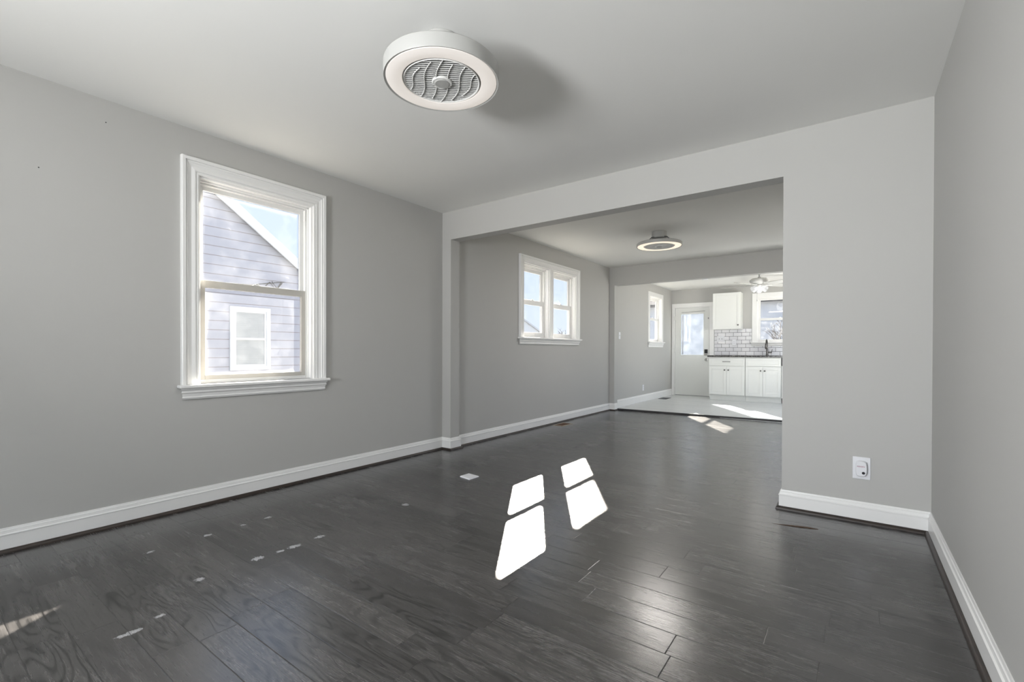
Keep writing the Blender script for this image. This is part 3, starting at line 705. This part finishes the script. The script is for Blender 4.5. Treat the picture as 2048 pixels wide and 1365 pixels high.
# ------------------------------------------------------------------ ring-light ceiling fans
def ring_fan(cx, cy, z0, label, slat_ang, ringmat, rot=0.0, power=20, hh=0.066):
    r = thing('ceiling_fan_light', (cx, cy, H), label, 'ceiling fan', 'round ring-light ceiling fans')
    RO, RI = 0.262, 0.180
    c = (cx, cy, z0)
    MB().lathe([(RO-0.012, 0.004), (RO-0.002, 0.0), (RO, 0.004), (RO, hh-0.006), (RO-0.006, hh), (RI-0.006, hh), (RI-0.008, hh-0.004), (RI-0.008, 0.010), (RI-0.002, 0.004), (RI-0.002, 0.008), (RO-0.012, 0.008)], c, 96, cap=False).build('housing', FANW, r, smooth=True)
    MB().lathe([(RO-0.010, 0.006), (RO-0.013, 0.001), (RO-0.035, -0.003), (RI+0.025, -0.003), (RI+0.002, 0.001), (RI-0.001, 0.006)], c, 96, cap=False).build('light_ring', ringmat, r, smooth=True)
    # canopy and brackets
    MB().lathe([(0.0, -0.078), (0.080, -0.078), (0.086, -0.072), (0.086, -0.002), (0.083, 0.0), (0.0, 0.0)], (cx, cy, H), 48).build('canopy', FANW, r, smooth=True)
    for k in range(4):
        a = R(45+90*k+rot); ca, sa = math.cos(a), math.sin(a)
        MB().tube([(cx+0.075*ca, cy+0.075*sa, H-0.070), (cx+0.12*ca, cy+0.12*sa, H-0.080), (cx+0.19*ca, cy+0.19*sa, z0+hh-0.004)], 0.006, 8).build('bracket', STEEL, r)
    # cage
    g = MB(); ca, sa = math.cos(slat_ang), math.sin(slat_ang); nsl = 23; Rg = RI-0.010
    g.lathe([(Rg-0.004, 0.004), (Rg+0.002, 0.000), (Rg+0.003, 0.006), (Rg-0.004, 0.008)], c, 72, cap=False)
    for i in range(nsl):
        q = -Rg + 2*Rg*(i+0.5)/nsl; L = math.sqrt(max(Rg*Rg-q*q, 0))-0.002
        if L < 0.02: continue
        def P(s, w, z): return (cx+ca*s-sa*w, cy+sa*s+ca*w, z0+z)
        v = [P(-L, q-0.0030, 0.0035), P(L, q-0.0030, 0.0035), P(L, q+0.0030, 0.0035), P(-L, q+0.0030, 0.0035), P(-L, q-0.0030, 0.0055), P(L, q-0.0030, 0.0055), P(L, q+0.0030, 0.0055), P(-L, q+0.0030, 0.0055)]
        g.add(v, [(0,3,2,1),(4,5,6,7),(0,1,5,4),(1,2,6,5),(2,3,7,6),(3,0,4,7)])
    cage = g.build('grille', GRILLE, r)
    for i in range(6):
        q = (-0.78+1.56*i/5)*Rg; pts = []
        for k in range(13):
            w = (-1+2*k/12); L = math.sqrt(max(Rg*Rg-q*q, 1e-6))*w
            s = q - 0.045*w + 0.012*math.sin(w*math.pi)
            if s*s+L*L > (Rg)**2: continue
            pts.append((cx+ca*s-sa*L, cy+sa*s+ca*L, z0+0.0022))
        MB().tube(pts, 0.0020, 6).build('rib', GRILLE, cage)
    hub = MB().lathe([(0.036, -0.003), (0.043, -0.003), (0.046, 0.0), (0.046, 0.008), (0.036, 0.008)], c, 36).build('hub_ring', GRILLE, r)
    MB().lathe([(0.0, -0.006), (0.031, -0.006), (0.034, -0.003), (0.034, 0.006)], c, 36).build('hub_cap', FANW, hub)
    # blades inside the drum
    MB().lathe([(0.05, 0.016), (0.05, 0.058)], c, 24).build('motor', FBLADE, r, smooth=True)
    for k in range(5):
        a = R(72*k+20); u = Vector((math.cos(a), math.sin(a), 0)); w = Vector((-math.sin(a), math.cos(a), 0)); C0 = Vector(c)
        v = []
        for (s_, w0, w1) in ((0.048, -0.018, 0.018), (0.10, -0.032, 0.036), (0.165, -0.030, 0.048)):
            for ww, zz in ((w0, 0.030), (w1, 0.046)):
                v.append(C0 + u*s_ + w*ww + Vector((0, 0, zz)))
        v += [p + Vector((0, 0, 0.003)) for p in v]
        f = [(0,1,3,2),(2,3,5,4),(6,8,9,7),(8,10,11,9),(0,2,8,6),(2,4,10,8),(4,5,11,10),(5,3,9,11),(3,1,7,9),(1,0,6,7)]
        MB().add(v, f).build('blade', FBLADE, r)
    DK = DARKGAP
    MB().lathe([(RI-0.009, hh-0.004), (RI-0.009, hh-0.001), (0.0, hh-0.001), (0.0, hh-0.004)], c, 48, cap=False).build('back_plate', DK, r)
    # the fixture's own light, from the ring
    l = lamp('AREA', 'ring_lamp', (cx, cy, z0-0.02), power, (1.0, 0.95, 0.90), shape='DISK', size=0.5)
    return r
ring_fan(-1.53, 1.545, 2.256, 'large round white ceiling fan with a lit ring in the front room', R(40), RING, power=6)
ring_fan(-1.87, 5.545, 2.274, 'round white ceiling fan with a glowing yellow ring in the middle room', R(30), RING2, 20, power=14, hh=0.040)

# ------------------------------------------------------------------ kitchen paddle fan
FC = (-1.345, 9.35)
r = thing('paddle_fan', (FC[0], FC[1], HK), 'white bladed ceiling fan with a glass light kit in front of the kitchen window', 'ceiling fan')
MB().lathe([(0.0, -0.035), (0.02, -0.035), (0.06, -0.012), (0.065, 0.0)], (FC[0], FC[1], HK), 32).build('canopy', FANW, r, smooth=True)
MB().lathe([(0.011, -0.12), (0.011, -0.03)], (FC[0], FC[1], HK), 12).build('downrod', STEEL, r, smooth=True)
MB().lathe([(0.0, -0.215), (0.085, -0.212), (0.10, -0.19), (0.145, -0.175), (0.160, -0.155), (0.155, -0.13), (0.12, -0.105), (0.03, -0.095), (0.02, -0.075), (0.0, -0.075)], (FC[0], FC[1], HK), 40).build('motor_housing', FANW, r, smooth=True)
for k in range(12):
    pass
for k in range(5):
    a = R(174 - 72*k); u = Vector((math.cos(a), math.sin(a), 0)); w = Vector((-math.sin(a), math.cos(a), 0)); C0 = Vector((FC[0], FC[1], HK-0.222))
    tl = 0.22
    MB().tube([C0+u*0.07, C0+u*0.15+Vector((0, 0, -0.004)), C0+u*0.22+Vector((0, 0, -0.002))], [0.010, 0.009, 0.012], 8).build('blade_arm', FANW, r)
    v = []
    prof = [(0.18, 0.050), (0.24, 0.060), (0.45, 0.068), (0.60, 0.068), (0.645, 0.055), (0.66, 0.02)]
    for s_, hw in prof:
        for sg in (-1, 1): v.append(C0 + u*s_ + w*hw*sg + Vector((0, 0, -sg*hw*tl - 0.02*s_)))
    n_ = len(v); v += [p+Vector((0, 0, 0.006)) for p in v]; f = []
    for i in range(len(prof)-1): f += [(2*i, 2*i+1, 2*i+3, 2*i+2), (n_+2*i, n_+2*i+2, n_+2*i+3, n_+2*i+1), (2*i, 2*i+2, n_+2*i+2, n_+2*i), (2*i+1, n_+2*i+1, n_+2*i+3, 2*i+3)]
    f += [(0, n_, n_+1, 1), (n_-2, n_-1, 2*n_-1, 2*n_-2)]
    MB().add(v, f).build('blade', FANW, r)
lkz = HK-0.215
MB().lathe([(0.0, -0.055), (0.035, -0.055), (0.055, -0.035), (0.060, -0.010), (0.050, 0.0)], (FC[0], FC[1], lkz), 28).build('light_kit', FANW, r, smooth=True)
for a_ in (20, 140, 260):
    a = R(a_-40); u = Vector((math.cos(a), math.sin(a), -0.55)).normalized(); C0 = Vector((FC[0], FC[1], lkz-0.025))
    pts = [C0+u*s for s in (0.045, 0.060, 0.085, 0.115, 0.140)]
    sh = MB().tube(pts, [0.018, 0.030, 0.042, 0.050, 0.056], 16, cap=False).build('lamp_shade', LAMPGLASS, r, smooth=True)
MB().tube([(FC[0]-0.03, FC[1]-0.03, lkz-0.045), (FC[0]-0.03, FC[1]-0.03, lkz-0.27)], 0.0014, 6).tube([(FC[0]-0.03, FC[1]-0.03, lkz-0.27), (FC[0]-0.03, FC[1]-0.03, lkz-0.30)], 0.004, 8).build('pull_chain', STEEL, r)
l = lamp('POINT', 'added_fan_fill', (FC[0], FC[1], lkz-0.12), 2.5, (1.0, 0.96, 0.92), shadow_soft_size=0.12)  # fill lamp added below the unlit glass shades to brighten the kitchen
r = thing('smoke_detector', (-2.30, 9.48, HK), 'round white smoke detector on the kitchen ceiling left of the bladed fan', 'smoke detector')
MB().lathe([(0.0, -0.030), (0.045, -0.030), (0.056, -0.022), (0.060, 0.0)], (-2.30, 9.48, HK), 32).build('cover', PLAST, r, smooth=True)
MB().lathe([(0.060, -0.006), (0.068, -0.005), (0.068, 0.0)], (-2.30, 9.48, HK), 32).build('base', PLAST, r, smooth=True)

# ------------------------------------------------------------------ outside
def mat_siding(name, col, pitch, line=(0.25, 0.22, 0.24), z0=0.0):
    t = NT(name); x, y, z = t.xyz(t.pos())
    f = t.math('FRACT', t.math('DIVIDE', t.math('ADD', z, 50.0-z0), pitch))
    ln = t.math('LESS_THAN', f, 0.075)
    g = t.noise(t.comb(t.math('MULTIPLY', x, 5.0), t.math('MULTIPLY', y, 5.0), t.math('MULTIPLY', z, 40.0)), 1.5, 4, 0.6)
    c = t.mix(g, tuple(k*0.93 for k in col[:3])+(1,), col); c = t.mix(ln, c, line+(1,))
    h = t.math('SUBTRACT', 1.0, f)
    t.bsdf(c, 0.6, normal=t.bump(h, 0.4, 0.012)); return t.m
SIDING = mat_siding('lavender_grey_siding', (0.29, 0.315, 0.40, 1), 0.145, (0.15, 0.14, 0.16))
SIDE2 = mat_siding('pale_blue_siding', (0.66, 0.70, 0.76, 1), 0.20, (0.58, 0.63, 0.71))
EXTTRIM = paint('exterior_white_trim', (0.50, 0.54, 0.60, 1), 0.5, 0.0)
ROOFM = paint('grey_roof_shingles', (0.07, 0.073, 0.085, 1), 0.95, 0.3, 60)
BLIND = mat_siding('window_blind', (0.30, 0.33, 0.36, 1), 0.03, (0.22, 0.24, 0.27))
GROUND = paint('pale_dry_ground', (0.15, 0.147, 0.135, 1), 0.95, 0.3, 8, 0.2, 0.12)
BARK = paint('grey_bark', (0.12, 0.11, 0.11, 1), 0.9, 0.3, 40)
HX = -8.0
o = slab('ground', -70, 60, -50, 90, -0.75, -0.55, GROUND)
def gable(name, x0, x1, ya, yb, zr, ze, zb, mat, label, wall='x', over=0.28, slabt=0.14):
    """ridge along x; gable ends face +-x; ya..yb eaves"""
    r = thing(name, ((x0+x1)/2, (ya+yb)/2, zb), label, 'house')
    ym = (ya+yb)/2
    pr5 = [(ya, zb), (yb, zb), (yb, ze), (ym, zr), (ya, ze)]
    vs = [(x1, y, z) for y, z in pr5] + [(x0, y, z) for y, z in pr5]
    MB().add(vs, [(0,1,2,3,4), (9,8,7,6,5)] + [(i, 5+i, 5+(i+1) % 5, (i+1) % 5) for i in range(5)]).build('wall', mat, r)
    sl = (zr-ze)/(yb-ym)
    for sg, ye in ((1, yb), (-1, ya)):
        y1 = ye+sg*over; z1 = ze-sl*over
        q = [(ym, zr), (y1, z1), (y1, z1+slabt), (ym, zr+slabt)]
        MB().add([(x1+0.10, y, z) for y, z in q] + [(x0-0.1, y, z) for y, z in q], [(0,1,2,3), (7,6,5,4), (0,4,5,1), (1,5,6,2), (2,6,7,3), (3,7,4,0)]).build('roof', ROOFM, r)
        q = [(ym, zr-0.05), (y1, z1-0.05), (y1, z1+slabt-0.01), (ym, zr+slabt-0.01)]
        MB().add([(x1+0.13, y, z) for y, z in q] + [(x1+0.10, y, z) for y, z in q], [(0,1,2,3), (7,6,5,4), (0,4,5,1), (1,5,6,2), (2,6,7,3), (3,7,4,0)]).build('rake_board', EXTTRIM, r)
    return r
nb = gable('neighbour_house', -18.0, HX, -2.48, 4.90, 4.83, 2.14, -0.55, SIDING, 'pale lavender gabled house close outside the front room window')
wn_ = MB(xf_left(HX)); w0, w1, z0_, z1_ = 3.335, 3.972, 0.695, 1.722
wf = MB(xf_left(HX)).ring_u(w0, w1, z0_, z1_, 0.065, 0.065, 0.06, 0.06, -0.03, 0.0).ring_u(w0+0.065, w1-0.065, z0_+0.06, z1_-0.06, 0.03, 0.03, 0.03, 0.03, -0.015, 0.0).box(w0+0.09, w1-0.09, -0.02, 0.0, 1.185, 1.22).build('window', EXTTRIM, nb)
MB(xf_left(HX)).box(w0+0.09, w1-0.09, -0.006, 0.0, z0_+0.08, z1_-0.08).build('blind', BLIND, wf)
MB().tube([(HX+0.05, 2.0, 2.02), (HX+0.1, 3.6, 2.08), (HX+0.05, 4.2, 2.2)], 0.008, 6).build('cable', DARKGAP, nb)
pts = [(HX+0.05+0.02*math.sin(k*1.3), 3.85+0.035*k+0.05*math.sin(k*2.1), 2.13+0.06*math.sin(k*2.9)) for k in range(10)]
MB().tube(pts, 0.008, 6).build('cable_loop', DARKGAP, nb)
gable('neighbour_house', -36, -26, 34.2, 40.6, 4.05, 2.9, -0.55, SIDE2, 'distant grey-roofed house seen low through the double window')
# backyard building behind the kitchen
gable('backyard_house', -9.0, 4.0, 24.0, 32.0, 5.4, 3.4, -0.55, SIDE2, 'pale blue house across the backyard, seen through the back door and kitchen window')

def tree(x, y, z, h, label, seed, spread=1.0, n0=7):
    rnd = random.Random(seed); m = MB()
    def grow(p, d, L, rad, lev):
        q = p + d*L*0.55 + Vector((rnd.uniform(-.1, .1), rnd.uniform(-.1, .1), 0))*L; e_ = p + d*L
        m.tube([p, q, e_], [rad, rad*0.8, rad*0.55], 5 if lev else 8, cap=False)
        if lev >= 4: return
        for k in range(n0 if lev == 0 else 3):
            t_ = rnd.uniform(0.45, 1.0); b0 = p + (e_-p)*t_
            nd = (d + Vector((rnd.uniform(-1, 1), rnd.uniform(-1, 1), rnd.uniform(-.2, .8)))*0.8*spread).normalized()
            grow(b0, nd, L*rnd.uniform(0.45, 0.65), rad*0.5, lev+1)
    grow(Vector((x, y, z)), Vector((0, 0, 1)), h*0.45, h*0.022, 0)
    return tag(m.build('bare_tree', BARK), label, 'tree')
tree(-2.1, 20.5, -0.55, 3.4, 'bare twiggy tree behind the kitchen window', 3, 1.2, 9)
tree(-0.9, 19.0, -0.55, 3.0, 'bare twiggy shrub tree at the right of the kitchen window', 5, 1.3, 9)
tree(-16.0, 27.7, -0.55, 3.9, 'bare tree low in the right half of the double window', 9, 1.1)
tree(-17.0, 9.8, -0.55, 6.4, 'bare tree top behind the neighbouring roof line', 12, 1.0)
